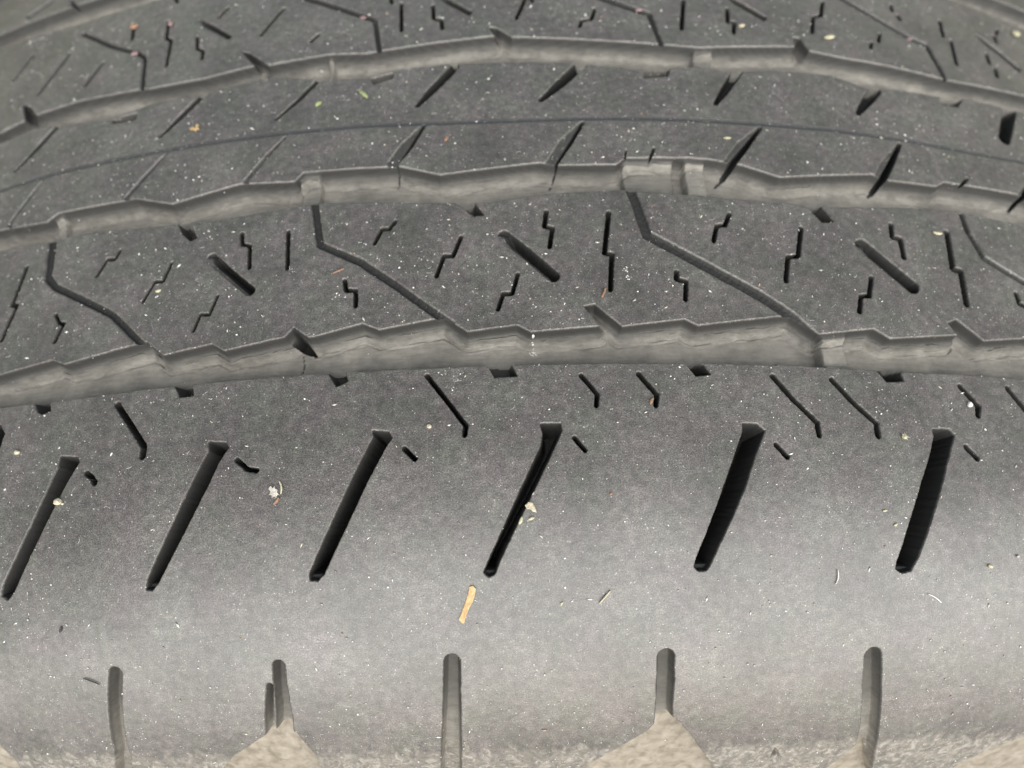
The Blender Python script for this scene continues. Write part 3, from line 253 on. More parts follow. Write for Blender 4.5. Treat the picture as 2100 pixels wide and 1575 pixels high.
def make_rubber():
    m, nt, b = mat('worn_dusty_rubber')
    at = node(nt, 'ShaderNodeAttribute', attribute_name='tread'); V = at.outputs['Vector']      # (u, s, h) mm on the tyre
    wr = node(nt, 'ShaderNodeAttribute', attribute_name='wear')                                  # (dust, mud, mould line)
    sp = node(nt, 'ShaderNodeSeparateXYZ'); nt.links.new(wr.outputs['Vector'], sp.inputs[0])
    dust, mud, line = sp.outputs
    n_big = noise(nt, V, 0.09, 3, .55); n_mid = noise(nt, V, 0.8, 4, .65); n_fine = noise(nt, V, 5.0, 3, .7)
    n_grain = noise(nt, V, 9.0, 2, .6)
    # rubber with a grey film of dust
    film = mathn(nt, 'ADD', mathn(nt, 'MULTIPLY', n_mid, 0.34), mathn(nt, 'MULTIPLY', n_fine, 0.72))
    film = mathn(nt, 'ADD', film, mathn(nt, 'MULTIPLY', n_big, 0.22))
    rub = ramp(nt, film, [(0.52, (0.0335, 0.0312, 0.0285)), (0.69, (0.089, 0.0825, 0.0745)), (0.90, (0.25, 0.235, 0.213))])
    tint = mixc(nt, ramp(nt, noise(nt, V, 0.16, 3, .6), [(0.35, (0, 0, 0)), (0.7, (1, 1, 1))]), (0.95, 1.0, 0.96), (1.06, 0.98, 1.06))
    mt = node(nt, 'ShaderNodeMix', data_type='RGBA', blend_type='MULTIPLY', inp={0: 1.0}); nt.links.new(rub, mt.inputs[6]); nt.links.new(tint, mt.inputs[7]); rub = mt.outputs[2]
    # clean rubber inside the cuts; the mask also paints dark shade lines along their lips
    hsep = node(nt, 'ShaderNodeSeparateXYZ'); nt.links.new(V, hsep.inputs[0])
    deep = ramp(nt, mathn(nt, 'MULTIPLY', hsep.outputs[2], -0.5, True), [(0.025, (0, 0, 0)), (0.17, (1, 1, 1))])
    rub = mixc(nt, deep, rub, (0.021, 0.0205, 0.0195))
    # pale specks caught in the surface
    vo = node(nt, 'ShaderNodeTexVoronoi', inp={'Scale': 1.5, 'Randomness': 1.0}); nt.links.new(V, vo.inputs['Vector'])
    pick = ramp(nt, vo.outputs['Color'], [(0.62, (0, 0, 0)), (0.64, (1, 1, 1))])
    dot = mathn(nt, 'MULTIPLY', ramp(nt, vo.outputs['Distance'], [(0.09, (1, 1, 1)), (0.17, (0, 0, 0))]), pick)
    patch = ramp(nt, n_big, [(0.3, (0.25,)*3), (0.65, (1, 1, 1))])
    dot = mathn(nt, 'MULTIPLY', dot, patch)
    # scuff streaks lying askew across the ribs
    mp = node(nt, 'ShaderNodeMapping', inp={'Rotation': (0, 0, math.radians(-38)), 'Scale': (1.1, 7.0, 1)}); nt.links.new(V, mp.inputs[0])
    scf = ramp(nt, noise(nt, mp.outputs[0], 1.0, 4, .7, .6), [(0.57, (0, 0, 0)), (0.75, (1, 1, 1))])
    scf = mathn(nt, 'MULTIPLY', scf, mathn(nt, 'MULTIPLY', patch, 0.8))
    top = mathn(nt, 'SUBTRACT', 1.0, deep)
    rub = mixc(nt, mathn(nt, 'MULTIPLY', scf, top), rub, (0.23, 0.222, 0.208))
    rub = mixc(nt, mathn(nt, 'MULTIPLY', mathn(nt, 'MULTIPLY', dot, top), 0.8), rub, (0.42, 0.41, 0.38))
    # the mould line
    rub = mixc(nt, mathn(nt, 'MULTIPLY', line, mathn(nt, 'MULTIPLY', ramp(nt, n_mid, [(0.35, (0.35,)*3), (0.6, (1, 1, 1))]), 0.8)), rub, (0.024, 0.025, 0.028))
    # road dust lying on the groove floors
    dn = mathn(nt, 'MULTIPLY', dust, mathn(nt, 'ADD', mathn(nt, 'MULTIPLY', n_mid, 0.5), 0.5), True)
    brown = ramp(nt, noise(nt, V, 0.22, 4, .55), [(0.25, (0.18, 0.168, 0.148)), (0.55, (0.25, 0.233, 0.203)), (0.75, (0.32, 0.298, 0.258))])
    mp3 = node(nt, 'ShaderNodeMapping', inp={'Scale': (0.3, 1.7, 1)}); nt.links.new(V, mp3.inputs[0])
    strk = ramp(nt, noise(nt, mp3.outputs[0], 1.0, 4, .65, .4), [(0.30, (0.78, 0.78, 0.785)), (0.52, (1, 1, 1)), (0.74, (1.14, 1.135, 1.125))])
    mb = node(nt, 'ShaderNodeMix', data_type='RGBA', blend_type='MULTIPLY', inp={0: 1.0}); nt.links.new(brown, mb.inputs[6]); nt.links.new(strk, mb.inputs[7]); brown = mb.outputs[2]
    col = mixc(nt, dn, rub, brown)
    # dried mud on the shoulder edge and in its scoops: tan with pale fibrous crust
    mp2 = node(nt, 'ShaderNodeMapping', inp={'Rotation': (0, 0, 0.5), 'Scale': (1.0, 0.6, 1)}); nt.links.new(V, mp2.inputs[0])
    mn = noise(nt, mp2.outputs[0], 0.45, 5, .62, 1.0)
    edge = mathn(nt, 'ADD', mud, mathn(nt, 'MULTIPLY', mathn(nt, 'SUBTRACT', mn, 0.5), 1.9), True)
    mudf = ramp(nt, edge, [(0.34, (0, 0, 0)), (0.72, (1, 1, 1))])
    mcol = ramp(nt, noise(nt, V, 0.8, 5, .66, 1.2), [(0.32, (0.07, 0.064, 0.057)), (0.5, (0.13, 0.118, 0.101)), (0.66, (0.23, 0.214, 0.192))])
    tan = ramp(nt, noise(nt, V, 0.5, 4, .6, .5), [(0.35, (0.125, 0.106, 0.083)), (0.5, (0.18, 0.158, 0.127)), (0.68, (0.23, 0.206, 0.17))])
    inscoop = ramp(nt, mud, [(0.80, (0, 0, 0)), (0.95, (1, 1, 1))])
    mcol = mixc(nt, inscoop, mcol, tan)
    col = mixc(nt, mathn(nt, 'MAXIMUM', mudf, inscoop), col, mcol)
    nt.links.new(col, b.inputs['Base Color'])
    dry = mathn(nt, 'MAXIMUM', dn, mudf)
    ro = mathn(nt, 'ADD', 0.31, mathn(nt, 'MULTIPLY', n_fine, 0.18))
    ro = mathn(nt, 'ADD', ro, mathn(nt, 'MULTIPLY', mathn(nt, 'MAXIMUM', dry, deep), 0.28), True)
    nt.links.new(ro, b.inputs['Roughness'])
    nt.links.new(mathn(nt, 'MULTIPLY', mathn(nt, 'SUBTRACT', 1.0, mathn(nt, 'MAXIMUM', mathn(nt, 'MULTIPLY', deep, 0.6), mathn(nt, 'MULTIPLY', dry, 0.5))), 0.72), b.inputs['Specular IOR Level'])
    bp = node(nt, 'ShaderNodeBump', inp={'Strength': 0.55, 'Distance': 0.00005})
    bh = mathn(nt, 'ADD', n_grain, mathn(nt, 'MULTIPLY', n_mid, 0.8)); bh = mathn(nt, 'ADD', bh, mathn(nt, 'MULTIPLY', mudf, mathn(nt, 'MULTIPLY', mn, 0.4)))
    nt.links.new(bh, bp.inputs['Height']); nt.links.new(bp.outputs[0], b.inputs['Normal'])
    return m
RUBBER = make_rubber()

def simple(name, c0, c1, scale=2.0, rough=0.7, spec=0.4):
    m, nt, b = mat(name)
    tc = node(nt, 'ShaderNodeTexCoord'); n = noise(nt, tc.outputs['Object'], scale*1000, 4, .65)
    nt.links.new(ramp(nt, n, [(0.35, c0), (0.65, c1)]), b.inputs['Base Color'])
    b.inputs['Roughness'].default_value = rough; b.inputs['Specular IOR Level'].default_value = spec
    bp = node(nt, 'ShaderNodeBump', inp={'Strength': 0.5, 'Distance': 0.0001}); nt.links.new(n, bp.inputs['Height']); nt.links.new(bp.outputs[0], b.inputs['Normal'])
    return m

# ------------------------------------------------------------------ mesh from numpy
def mesh_np(name, V, F, material, parent=None, normals=None, attrs=None, smooth=True):
    me = bpy.data.meshes.new(name)
    V = np.ascontiguousarray(V, np.float32); F = np.ascontiguousarray(F, np.int32); k = F.shape[1]
    me.vertices.add(len(V)); me.vertices.foreach_set('co', V.ravel())
    me.loops.add(F.size); me.loops.foreach_set('vertex_index', F.ravel())
    me.polygons.add(len(F)); me.polygons.foreach_set('loop_start', np.arange(0, F.size, k, dtype=np.int32))
    if smooth: me.polygons.foreach_set('use_smooth', np.ones(len(F), bool))
    me.update(calc_edges=True)
    for an, A in (attrs or {}).items():
        a = me.attributes.new(an, 'FLOAT_VECTOR', 'POINT'); a.data.foreach_set('vector', np.ascontiguousarray(A, np.float32).ravel())
    if normals is not None:
        a = me.attributes.new('custom_normal', 'FLOAT_VECTOR', 'POINT'); a.data.foreach_set('vector', np.ascontiguousarray(normals, np.float32).ravel())
    me.materials.append(material)
    o = bpy.data.objects.new(name, me); COL.objects.link(o)
    if parent is not None:
        o.parent = parent
        o.matrix_parent_inverse = parent_inv(parent)
    return o
def parent_inv(p):
    M = Matrix.Identity(4); q = p
    chain = []
    while q is not None: chain.append(q); q = q.parent
    for q in reversed(chain): M = M @ q.matrix_parent_inverse @ Matrix.LocRotScale(q.location, q.rotation_euler, q.scale)
    return M.inverted()
def grid_faces(nu, ns):
    i = np.arange(nu-1)[:, None]*ns+np.arange(ns-1)[None, :]
    return np.stack([i, i+ns, i+ns+1, i+1], -1)      # (nu-1, ns-1, 4)
def grid_normals(P):
    a = np.gradient(P, axis=0); b = np.gradient(P, axis=1)
    n = np.cross(a, b); n /= np.linalg.norm(n, axis=-1, keepdims=True)+1e-20
    return n

# ------------------------------------------------------------------ ground
def ground():
    m, nt, b = mat('asphalt')
    tc = node(nt, 'ShaderNodeTexCoord'); n = noise(nt, tc.outputs['Object'], 60, 6, .7)
    nt.links.new(ramp(nt, n, [(0.3, (0.035, 0.035, 0.036)), (0.7, (0.07, 0.068, 0.066))]), b.inputs['Base Color']); b.inputs['Roughness'].default_value = 0.9
    V = np.array([[-60, -60, 0], [60, -60, 0], [60, 60, 0], [-60, 60, 0]])
    o = mesh_np('ground', V, np.array([[0, 1, 2, 3]]), m, smooth=False); o['kind'] = 'structure'
ground()

# ------------------------------------------------------------------ the tyre
TYRE = bpy.data.objects.new('tyre', None); COL.objects.link(TYRE); TYRE.location = (0, 0, 0)
TYRE['label'] = 'worn dusty black tyre tread with four grooves, filling the whole picture'; TYRE['category'] = 'tyre'

S_LO, S_HI = -20.0, 186.0
UE = 132.0
u = np.linspace(-UE, UE, 1980)
s_list = [S_LO]
while s_list[-1] < S_HI:
    x = s_list[-1]; s_list.append(x + 0.12*(1.0 + 1.2*max(0, min(1, (x-60)/90))))
s = np.array(s_list); s[-1] = S_HI
H, ID, DUST, LINE, FOOT = carve(u, s)
U, S = np.meshgrid(u, s, indexing='ij')
top_noise = 0.05*vnoise(U*.25, S*.25, 11)+0.016*vnoise(U*1.5, S*1.5, 12)+0.010*vnoise(U*4.5, S*4.5, 13)
H = H + top_noise
P = surf(U, S, H)
N = grid_normals(P)
MUD = np.clip(0.5+(2.6-S)/6.5, 0, 0.72)*(S < 12)
MUD = np.maximum(MUD, 0)
for fi, f in enumerate(FEATS):
    if f[0] == 'scoop': MUD = np.where(ID == 1000+fi, np.maximum(MUD, 1.0), MUD)
    if f[0] == 'shoulder_groove': MUD = np.where(ID == 1000+fi, np.maximum(MUD*.9, 0.38*sstep((14-S)/14)), MUD)
WEAR = np.stack([DUST, MUD, LINE], -1); TREAD = np.stack([U, S, H], -1)
F4 = grid_faces(len(u), len(s))
fid = ID[:-1, :-1].copy()
for b_ in (ID[1:, :-1], ID[:-1, 1:], ID[1:, 1:]): fid = np.where(fid < 0, b_, fid)
rib = np.digitize(S[:-1, :-1], RIB_EDGES)
fid = np.where(fid < 0, rib, fid)
Pf, Nf, Wf, Tf = P.reshape(-1, 3), N.reshape(-1, 3), WEAR.reshape(-1, 3), TREAD.reshape(-1, 3)
Ff, idf = F4.reshape(-1, 4), fid.reshape(-1)

def pick(idv):
    f = Ff[idf == idv]
    if len(f) == 0: return None
    vs, inv = np.unique(f, return_inverse=True)
    return Pf[vs], inv.reshape(-1, 4), Nf[vs], {'wear': Wf[vs], 'tread': Tf[vs]}

# the rest of the tyre round its circumference, coarser, same pattern repeated
CIRC = 2*math.pi*R0
su = [q for q in D['slot']]
PER0 = float(np.mean([p[0] for p in su[4]])-np.mean([p[0] for p in su[0]]))
n_rep = round((CIRC-2*UE)/PER0); PER = (CIRC-2*UE)/n_rep
cu = np.linspace(0, PER, 100); cs = np.linspace(S_LO, S_HI, 230)
ctr = [float(np.mean([p[0] for p in f[2]])) for f in FEATS]
sel = {i for i, c in enumerate(ctr) if -62 <= c < -62+PER0}
Hc, IDc, DUc, LIc, FOc = carve(cu, cs, shifts=(62-PER, 62.0, 62+PER), straight=True, sel=sel)
ring = []
for k in range(n_rep):
    uu = UE+k*PER+cu
    Uc, Sc = np.meshgrid(uu, cs, indexing='ij')
    ring.append((Uc, Sc, Hc))
Uc = np.concatenate([r[0][:-1] for r in ring]+[ring[-1][0][-1:]]); Sc = np.concatenate([r[1][:-1] for r in ring]+[ring[-1][1][-1:]])
Hr = np.concatenate([Hc[:-1]]*n_rep+[Hc[-1:]]); Dr = np.concatenate([DUc[:-1]]*n_rep+[DUc[-1:]])
IDr = np.concatenate([IDc[:-1]]*n_rep+[IDc[-1:]])
Pr = surf(Uc, Sc, Hr); Nr = grid_normals(Pr)
Mr = np.clip(0.5+(4.6-Sc)/4.5, 0, 1)*(Sc < 12)
Wr = np.stack([Dr, Mr, Dr*0], -1).reshape(-1, 3); Tr = np.stack([Uc, Sc, Hr], -1).reshape(-1, 3)
Fr = grid_faces(*Uc.shape)
rid = IDr[:-1, :-1].copy(); rid = np.where((rid >= 400) & (rid < 404), rid, np.digitize(Sc[:-1, :-1], RIB_EDGES))
Prf, Nrf, Frf, ridf = Pr.reshape(-1, 3), Nr.reshape(-1, 3), Fr.reshape(-1, 4), rid.reshape(-1)

def pick2(idv):
    a = pick(idv); f = Frf[ridf == idv]
    vs, inv = np.unique(f, return_inverse=True); inv = inv.reshape(-1, 4)
    if a is None: return Prf[vs], inv, Nrf[vs], {'wear': Wr[vs], 'tread': Tr[vs]}
    return (np.concatenate([a[0], Prf[vs]]), np.concatenate([a[1], inv+len(a[0])]), np.concatenate([a[2], Nrf[vs]]),
            {'wear': np.concatenate([a[3]['wear'], Wr[vs]]), 'tread': np.concatenate([a[3]['tread'], Tr[vs]])})

RIB = []
rib_labels = ['wide smooth shoulder rib with long slanted slots', 'centre-side rib with zigzag sipes and fine channels', 'plain rib with a thin line along its middle', 'blurred far rib with zigzag sipes', 'far shoulder rib']
for k in range(5):
    V_, F_, N_, A_ = pick2(k)
    o = mesh_np('tread_rib' if 0 < k < 4 else 'shoulder_rib', V_, F_, RUBBER, TYRE, N_, A_); o['label'] = rib_labels[k]; RIB.append(o)
GR = []
for k in range(4):
    V_, F_, N_, A_ = pick2(400+k)
    GR.append(mesh_np('groove', V_, F_, RUBBER, TYRE, N_, A_))
r = pick(300)
mesh_np('mould_line', r[0], r[1], RUBBER, RIB[2], r[2], r[3])
for bi, (g, ua, ub) in enumerate(D['bars']):
    r = pick(500+bi)
    if r: mesh_np('wear_bar', r[0], r[1], RUBBER, GR[int(g[1])-1], r[2], r[3])
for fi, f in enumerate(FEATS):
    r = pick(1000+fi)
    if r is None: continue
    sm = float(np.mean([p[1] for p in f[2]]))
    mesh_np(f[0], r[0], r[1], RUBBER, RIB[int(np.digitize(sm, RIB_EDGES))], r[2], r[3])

# sidewalls, full turn
def sidewall(s0, s1, flip):
    a = np.linspace(0, CIRC, 1441); b = np.linspace(s0, s1, 60)
    A, B = np.meshgrid(a, b, indexing='ij')
    hh = 0.6*((np.abs(B-(s0+s1)/2) < 1.2)*1.0)
    Q = surf(A, B, hh); Fq = grid_faces(*A.shape).reshape(-1, 4)
    near = np.clip(0.5+(4.6-B)/4.5, 0, 1)*(B < 12)*sstep((B+60)/45)
    mesh_np('sidewall', Q.reshape(-1, 3), Fq, RUBBER, TYRE, None, {'wear': np.stack([A*0, near, A*0], -1).reshape(-1, 3), 'tread': np.stack([A, B, hh], -1).reshape(-1, 3)})
sidewall(-110.0, S_LO, False); sidewall(S_HI, TW+110.0, False)

# ------------------------------------------------------------------ things lying on the tyre
def height_at(uu, ss):
    fi = np.clip((np.asarray(uu)+UE)/(2*UE)*(len(u)-1), 0, len(u)-1.001); fj = np.clip(np.interp(ss, s, np.arange(len(s))), 0, len(s)-1.001)
    i = fi.astype(int); j = fj.astype(int); a = fi-i; b = fj-j
    return (H[i, j]*(1-a)+H[i+1, j]*a)*(1-b)+(H[i, j+1]*(1-a)+H[i+1, j+1]*a)*b
def frame(uu, ss):
    """origin, tangent round the tyre, tangent across, normal"""
    h = float(height_at(np.array([uu]), np.array([ss]))[0])
    p = surf(np.array([uu]), np.array([ss]), np.array([h]))[0]
    pu = surf(np.array([uu+.1]), np.array([ss]), np.array([h]))[0]; pv = surf(np.array([uu]), np.array([ss+.1]), np.array([h]))[0]
    tu = (pu-p)/np.linalg.norm(pu-p); tv = (pv-p)/np.linalg.norm(pv-p); n = np.cross(tu, tv)
    return p, tu, tv, n/np.linalg.norm(n), h

CREAM = simple('cream_chaff', (0.28, 0.24, 0.17), (0.46, 0.42, 0.32), 3)
TAN = simple('tan_bark', (0.30, 0.19, 0.08), (0.46, 0.33, 0.17), 1.6)
GREEN = simple('green_leaf', (0.15, 0.20, 0.075), (0.26, 0.29, 0.15), 2)
YEL = simple('pale_yellow_seed', (0.28, 0.26, 0.17), (0.42, 0.395, 0.28), 2)
PINK = simple('pink_petal', (0.18, 0.11, 0.115), (0.25, 0.165, 0.165), 2)
ORANGE = simple('orange_bract', (0.16, 0.085, 0.05), (0.25, 0.155, 0.105), 2)
WHITE = simple('white_stone', (0.42, 0.40, 0.37), (0.62, 0.60, 0.56), 3)
GREY = simple('grey_grit', (0.25, 0.23, 0.2), (0.5, 0.47, 0.42), 3)
DARK = simple('black_fibre', (0.012, 0.012, 0.012), (0.03, 0.03, 0.03), 3)
MATS = dict(cream=CREAM, tan=TAN, green=GREEN, yellow=YEL, pink=PINK, orange=ORANGE, white=WHITE, grey=GREY, dark=DARK)

def put(name, V, F, m, uu, ss, lift, label, cat, group=None, smooth=True):
    """V in mm in the local (round, across, up) frame of the surface at (uu, ss)"""
    p, tu, tv, n, h = frame(uu, ss)
    V = np.asarray(V, float)
    if cat in ('crust', 'flake'): V[:, 2] += drape(V[:, 0], V[:, 1], uu, ss)
    V = V*MM
    me = bpy.data.meshes.new(name); me.from_pydata([tuple(v) for v in V], [], [tuple(f) for f in F])
    for q in me.polygons: q.use_smooth = smooth
    me.materials.append(m)
    o = bpy.data.objects.new(name, me); COL.objects.link(o)
    M = Matrix(((tu[0], tv[0], n[0], 0), (tu[1], tv[1], n[1], 0), (tu[2], tv[2], n[2], 0), (0, 0, 0, 1)))
    M.translation = Vector(p+n*lift*MM)
    o.matrix_world = M
    o['label'] = label; o['category'] = cat
    if group: o['group'] = group
    return o
def drape(x, y, uu, ss):
    """height of the tyre surface relative to (uu, ss) at local offsets"""
    h0 = height_at(np.array([uu]), np.array([ss]))[0]
    return height_at(uu+x, ss+y)-h0

def stone(size, seed, sub=2):
    import bmesh
    bm = bmesh.new(); bmesh.ops.create_icosphere(bm, subdivisions=sub, radius=1.0)
    r = random.Random(seed); dirs = [Vector((r.gauss(0, 1), r.gauss(0, 1), r.gauss(0, 1))).normalized() for _ in range(9)]; cut = [r.uniform(.55, .95) for _ in dirs]
    for v in bm.verts:
        d = v.co.normalized(); k = 1.0
        for e, c in zip(dirs, cut):
            t = d.dot(e)
            if t > 0.05: k = min(k, c/t)
        v.co = d*k
    V = [(v.co.x*size[0], v.co.y*size[1], v.co.z*size[2]) for v in bm.verts]; F = [[w.index for w in f.verts] for f in bm.faces]; bm.free()
    return V, F
def seed_shape(L, w, t, ang, seed):
    n, m = 9, 8; V = []; F = []; r = random.Random(seed); bend = r.uniform(-.25, .25)
    for i in range(n):
        a = i/(n-1); q = math.sin(math.pi*min(max(a, .02), .98))**0.6
        for k in range(m):
            b = 2*math.pi*k/m
            x = (a-.5)*L; y = q*w/2*math.cos(b)*(1+r.uniform(-.1, .1)) + bend*w*math.cos(math.pi*(a-.5)); z = q*t/2*math.sin(b)
            V.append((x*math.cos(ang)-y*math.sin(ang), x*math.sin(ang)+y*math.cos(ang), z))
    for i in range(n-1):
        for k in range(m): F.append((i*m+k, i*m+(k+1) % m, (i+1)*m+(k+1) % m, (i+1)*m+k))
    F.append(tuple(range(m))[::-1]); F.append(tuple((n-1)*m+k for k in range(m)))
    return V, F
def fibre(L, rad, ang, curl, seed):
    n, m = 14, 6; r = random.Random(seed); pts = []; a = ang-curl/2; x = y = 0
    for i in range(n):
        pts.append((x, y, 0.02+rad+0.12*L*0.3*math.sin(math.pi*i/(n-1))*r.uniform(.6, 1))); a += curl/(n-1)+r.uniform(-.06, .06); x += L/(n-1)*math.cos(a); y += L/(n-1)*math.sin(a)
    cx = sum(p[0] for p in pts)/n; cy = sum(p[1] for p in pts)/n
    V = []; F = []
    for i in range(n):
        t = np.array(pts[min(i+1, n-1)])-np.array(pts[max(i-1, 0)]); t /= np.linalg.norm(t)
        nn = np.cross(t, (0, 0, 1)); nn /= np.linalg.norm(nn); bb = np.cross(nn, t)
        q = rad*(0.5+0.5*math.sin(math.pi*(0.12+0.76*i/(n-1))))
        for k in range(m):
            b = 2*math.pi*k/m; v = np.array(pts[i])+(nn*math.cos(b)+bb*math.sin(b))*q; V.append((v[0]-cx, v[1]-cy, v[2]))
    for i in range(n-1):
        for k in range(m): F.append((i*m+k, i*m+(k+1) % m, (i+1)*m+(k+1) % m, (i+1)*m+k))
    F.append(tuple(range(m))[::-1]); F.append(tuple((n-1)*m+k for k in range(m)))
    return V, F
def chip(outline, thick, seed):
    """flat flake from an outline (mm): subdivided, curled, with thickness"""
    r = random.Random(seed); n = len(outline); cx = sum(p[0] for p in outline)/n; cy = sum(p[1] for p in outline)/n
    fine = []
    for i in range(n):
        a, b = outline[i], outline[(i+1) % n]
        for t in (0, .34, .67): fine.append((a[0]+(b[0]-a[0])*t+r.uniform(-.03, .03), a[1]+(b[1]-a[1])*t+r.uniform(-.03, .03)))
    rings = [1.0, .8, .55, .25]; V = []; F = []; N_ = len(fine)
    for sgn in (1, -1):
        for q in rings:
            for x, y in fine:
                lx, ly = (x-cx)*q, (y-cy)*q
                z = thick*(.55 if sgn > 0 else 0.0)*(1.0 if q < 1 else .6)+0.10*thick*r.uniform(-1, 1)+0.10*(lx*lx)-0.02*ly*ly*0
                V.append((lx, ly, z+0.06))
        V.append((0, 0, thick*(.5 if sgn > 0 else 0)+0.06))
    M_ = N_*len(rings)+1
    for side in (0, 1):
        o_ = side*M_
        for k in range(len(rings)-1):
            for i in range(N_):
                f = (o_+k*N_+i, o_+k*N_+(i+1) % N_, o_+(k+1)*N_+(i+1) % N_, o_+(k+1)*N_+i); F.append(f if side == 0 else f[::-1])
        for i in range(N_):
            f = (o_+(len(rings)-1)*N_+i, o_+(len(rings)-1)*N_+(i+1) % N_, o_+M_-1); F.append(f if side == 0 else f[::-1])
    for i in range(N_): F.append((i, M_+i, M_+(i+1) % N_, (i+1) % N_))
    return V, F

for i, d in enumerate(DEB):
    uu, ss = d['p']; k = d['k']; g = d.get('g')
    if k == 'chip':
        V_, F_ = chip(d['o'], d['t'], i); put(d['n'], V_, F_, MATS[d['m']], uu, ss, 0.0, d['l'], d['c'], g, False)
    elif k == 'stone':
        V_, F_ = stone((d['z'][0]/2, d['z'][1]/2, d['z'][1]*.4), i*7+3); put(d['n'], V_, F_, MATS[d['m']], uu, ss, d['z'][1]*.22+d.get('lift', 0), d['l'], d['c'], g, False)
    elif k == 'seed':
        V_, F_ = seed_shape(d['z'][0], d['z'][1], d['z'][1]*.6, d['a'], i); put(d['n'], V_, F_, MATS[d['m']], uu, ss, d['z'][1]*.3+d.get('lift', 0), d['l'], d['c'], g)
    elif k == 'fibre':
        V_, F_ = fibre(d['z'][0], d['z'][1]/2, d['a'], d['curl'], i); put(d['n'], V_, F_, MATS[d['m']], uu, ss, 0, d['l'], d['c'], g)
    elif k == 'grains':
        o_ = d['o']; xs = [p[0] for p in o_]; ys = [p[1] for p in o_]; V_, F_ = [], []; rr = random.Random(i); nn_ = 0
        while nn_ < d['q']:
            x, y = rr.uniform(min(xs), max(xs)), rr.uniform(min(ys), max(ys))
            if not inside(np.array([x]), np.array([y]), o_)[0]: continue
            nn_ += 1; sz = rr.uniform(.05, .12); Vs, Fs = stone((sz*rr.uniform(.8, 1.6), sz, sz*.7), i*100+nn_, 1); b0 = len(V_)
            V_ += [(x+v[0], y+v[1], v[2]+sz*.3) for v in Vs]; F_ += [tuple(b0+q for q in f) for f in Fs]
        put(d['n'], V_, F_, MATS[d['m']], uu, ss, 0, d['l'], d['c'], g, False)
    elif k == 'burr':
        V0, F0 = stone((d['z'][0]*.28, d['z'][0]*.28, d['z'][0]*.2), i); V_, F_ = list(V0), [tuple(f) for f in F0]
        rr = random.Random(i)
        for q in range(9):
            a = 2*math.pi*q/9+rr.uniform(-.3, .3); Lq = d['z'][0]*rr.uniform(.38, .6); w = d['z'][0]*.05; o_ = len(V_)
            dx, dy = math.cos(a), math.sin(a)
            V_ += [(-dy*w, dx*w, 0.02), (dy*w, -dx*w, 0.02), (dx*Lq*.6, dy*Lq*.6, 0.12), (dx*Lq, dy*Lq, rr.uniform(-.02, .2))]
            F_ += [(o_, o_+1, o_+2), (o_, o_+2, o_+3), (o_+1, o_+3, o_+2), (o_, o_+3, o_+1)]
        put(d['n'], V_, F_, MATS[d['m']], uu, ss, d['z'][0]*.15, d['l'], d['c'], g, False)

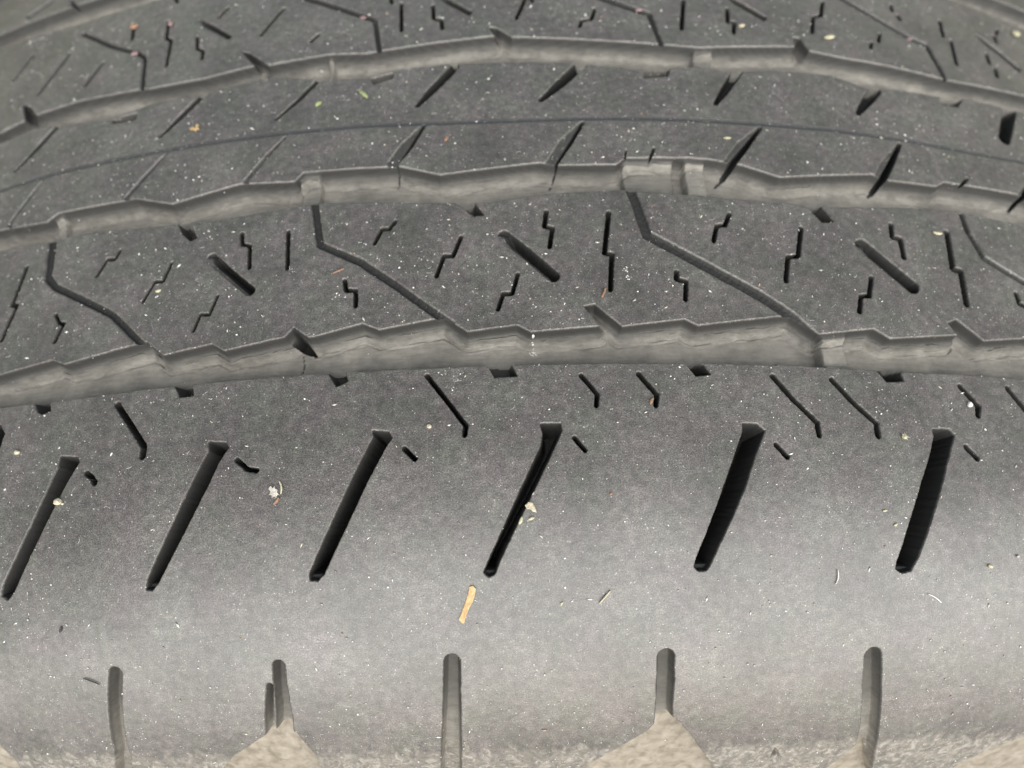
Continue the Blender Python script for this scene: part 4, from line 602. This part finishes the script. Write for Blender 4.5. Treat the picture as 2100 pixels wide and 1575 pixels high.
# fine dust grains and lint: nobody could count them
def scatter():
    m, nt, b = mat('pale_dust')
    at = node(nt, 'ShaderNodeAttribute', attribute_name='tone'); nt.links.new(at.outputs['Color'], b.inputs['Base Color']); b.inputs['Roughness'].default_value = 0.5
    n = 20000
    uu = rng.uniform(-115, 125, n*3); ss = rng.uniform(-10, 165, n*3)
    dens = 0.15+1.7*np.clip(vnoise(uu*.06, ss*.06, 21)+.45, 0, 1)*np.clip(vnoise(uu*.35, ss*.35, 22)+.5, 0, 1)*1.6
    hh = height_at(uu, ss); keep = (hh > -0.35) | (rng.uniform(size=n*3) < 0.06)
    keep &= rng.uniform(size=n*3) < dens; uu, ss, hh = uu[keep][:n], ss[keep][:n], hh[keep][:n]; n = len(uu)
    size = 0.038*np.exp(rng.normal(0, .65, n)); size = np.clip(size, .022, .15)
    e1 = np.where(rng.uniform(size=n) < .2, rng.uniform(2, 4, n), rng.uniform(.7, 1.6, n)); ang = rng.uniform(0, math.pi, n)
    octa = np.array([[1, 0, 0], [0, 1, 0], [-1, 0, 0], [0, -1, 0], [0, 0, .9], [0, 0, -.5]]); of = np.array([[0, 1, 4], [1, 2, 4], [2, 3, 4], [3, 0, 4], [1, 0, 5], [2, 1, 5], [3, 2, 5], [0, 3, 5]])
    jit = 1+rng.uniform(-.3, .3, (n, 6, 3))
    L = octa[None]*jit*size[:, None, None]; L[:, :, 0] *= e1[:, None]
    c, s_ = np.cos(ang)[:, None], np.sin(ang)[:, None]
    X = L[:, :, 0]*c-L[:, :, 1]*s_; Y = L[:, :, 0]*s_+L[:, :, 1]*c
    V = surf(uu[:, None]+X, ss[:, None]+Y, hh[:, None]+L[:, :, 2]+size[:, None]*.35).reshape(-1, 3)
    F = (of[None]+np.arange(n)[:, None, None]*6).reshape(-1, 3)
    pal = np.array([[.72, .71, .68], [.42, .40, .36], [.50, .46, .36], [.36, .25, .18]]); pk = pal[rng.choice(4, n, p=[.55, .27, .14, .04])]*rng.uniform(.6, 1, (n, 1))
    o = mesh_np('dust_grains', V, F, m, None, None, {'tone': np.repeat(pk, 6, 0)}, smooth=False); o['kind'] = 'stuff'; o['label'] = 'pale dust grains sprinkled over the rubber'; o['category'] = 'dust'
    # lint
    n = 700; uu = rng.uniform(-110, 115, n); ss = rng.uniform(0, 140, n); k = height_at(uu, ss) > -.3; uu, ss = uu[k], ss[k]; n = len(uu)
    Lh = rng.uniform(.12, .5, n); a = rng.normal(0.7, .8, n); cu_ = rng.normal(0, .9, n); w = rng.uniform(.010, .02, n)
    V = []; F = []
    for i in range(n):
        b0 = len(V); pts = []
        for q in range(5):
            t = (q/4-.5)*2; aa = a[i]+cu_[i]*t*.5; pts.append((uu[i]+math.cos(aa)*t*Lh[i], ss[i]+math.sin(aa)*t*Lh[i]))
        nx, ny = -math.sin(a[i])*w[i], math.cos(a[i])*w[i]
        for q, (x, y) in enumerate(pts):
            V += [(x+nx, y+ny, .02), (x-nx, y-ny, .02), (x, y, .02+w[i]*1.5)]
        for q in range(4):
            A = b0+q*3; B = A+3; F += [(A, B, B+2, A+2), (A+2, B+2, B+1, A+1), (A+1, B+1, B, A)]
    V = np.array(V); V = surf(V[:, 0], V[:, 1], height_at(V[:, 0], V[:, 1])+V[:, 2])
    o = mesh_np('lint_fibres', V, np.array(F), m, None, None, {'tone': np.full((len(V), 3), .55)}, smooth=False); o['kind'] = 'stuff'; o['label'] = 'short pale lint fibres stuck to the rubber'; o['category'] = 'lint'
scatter()
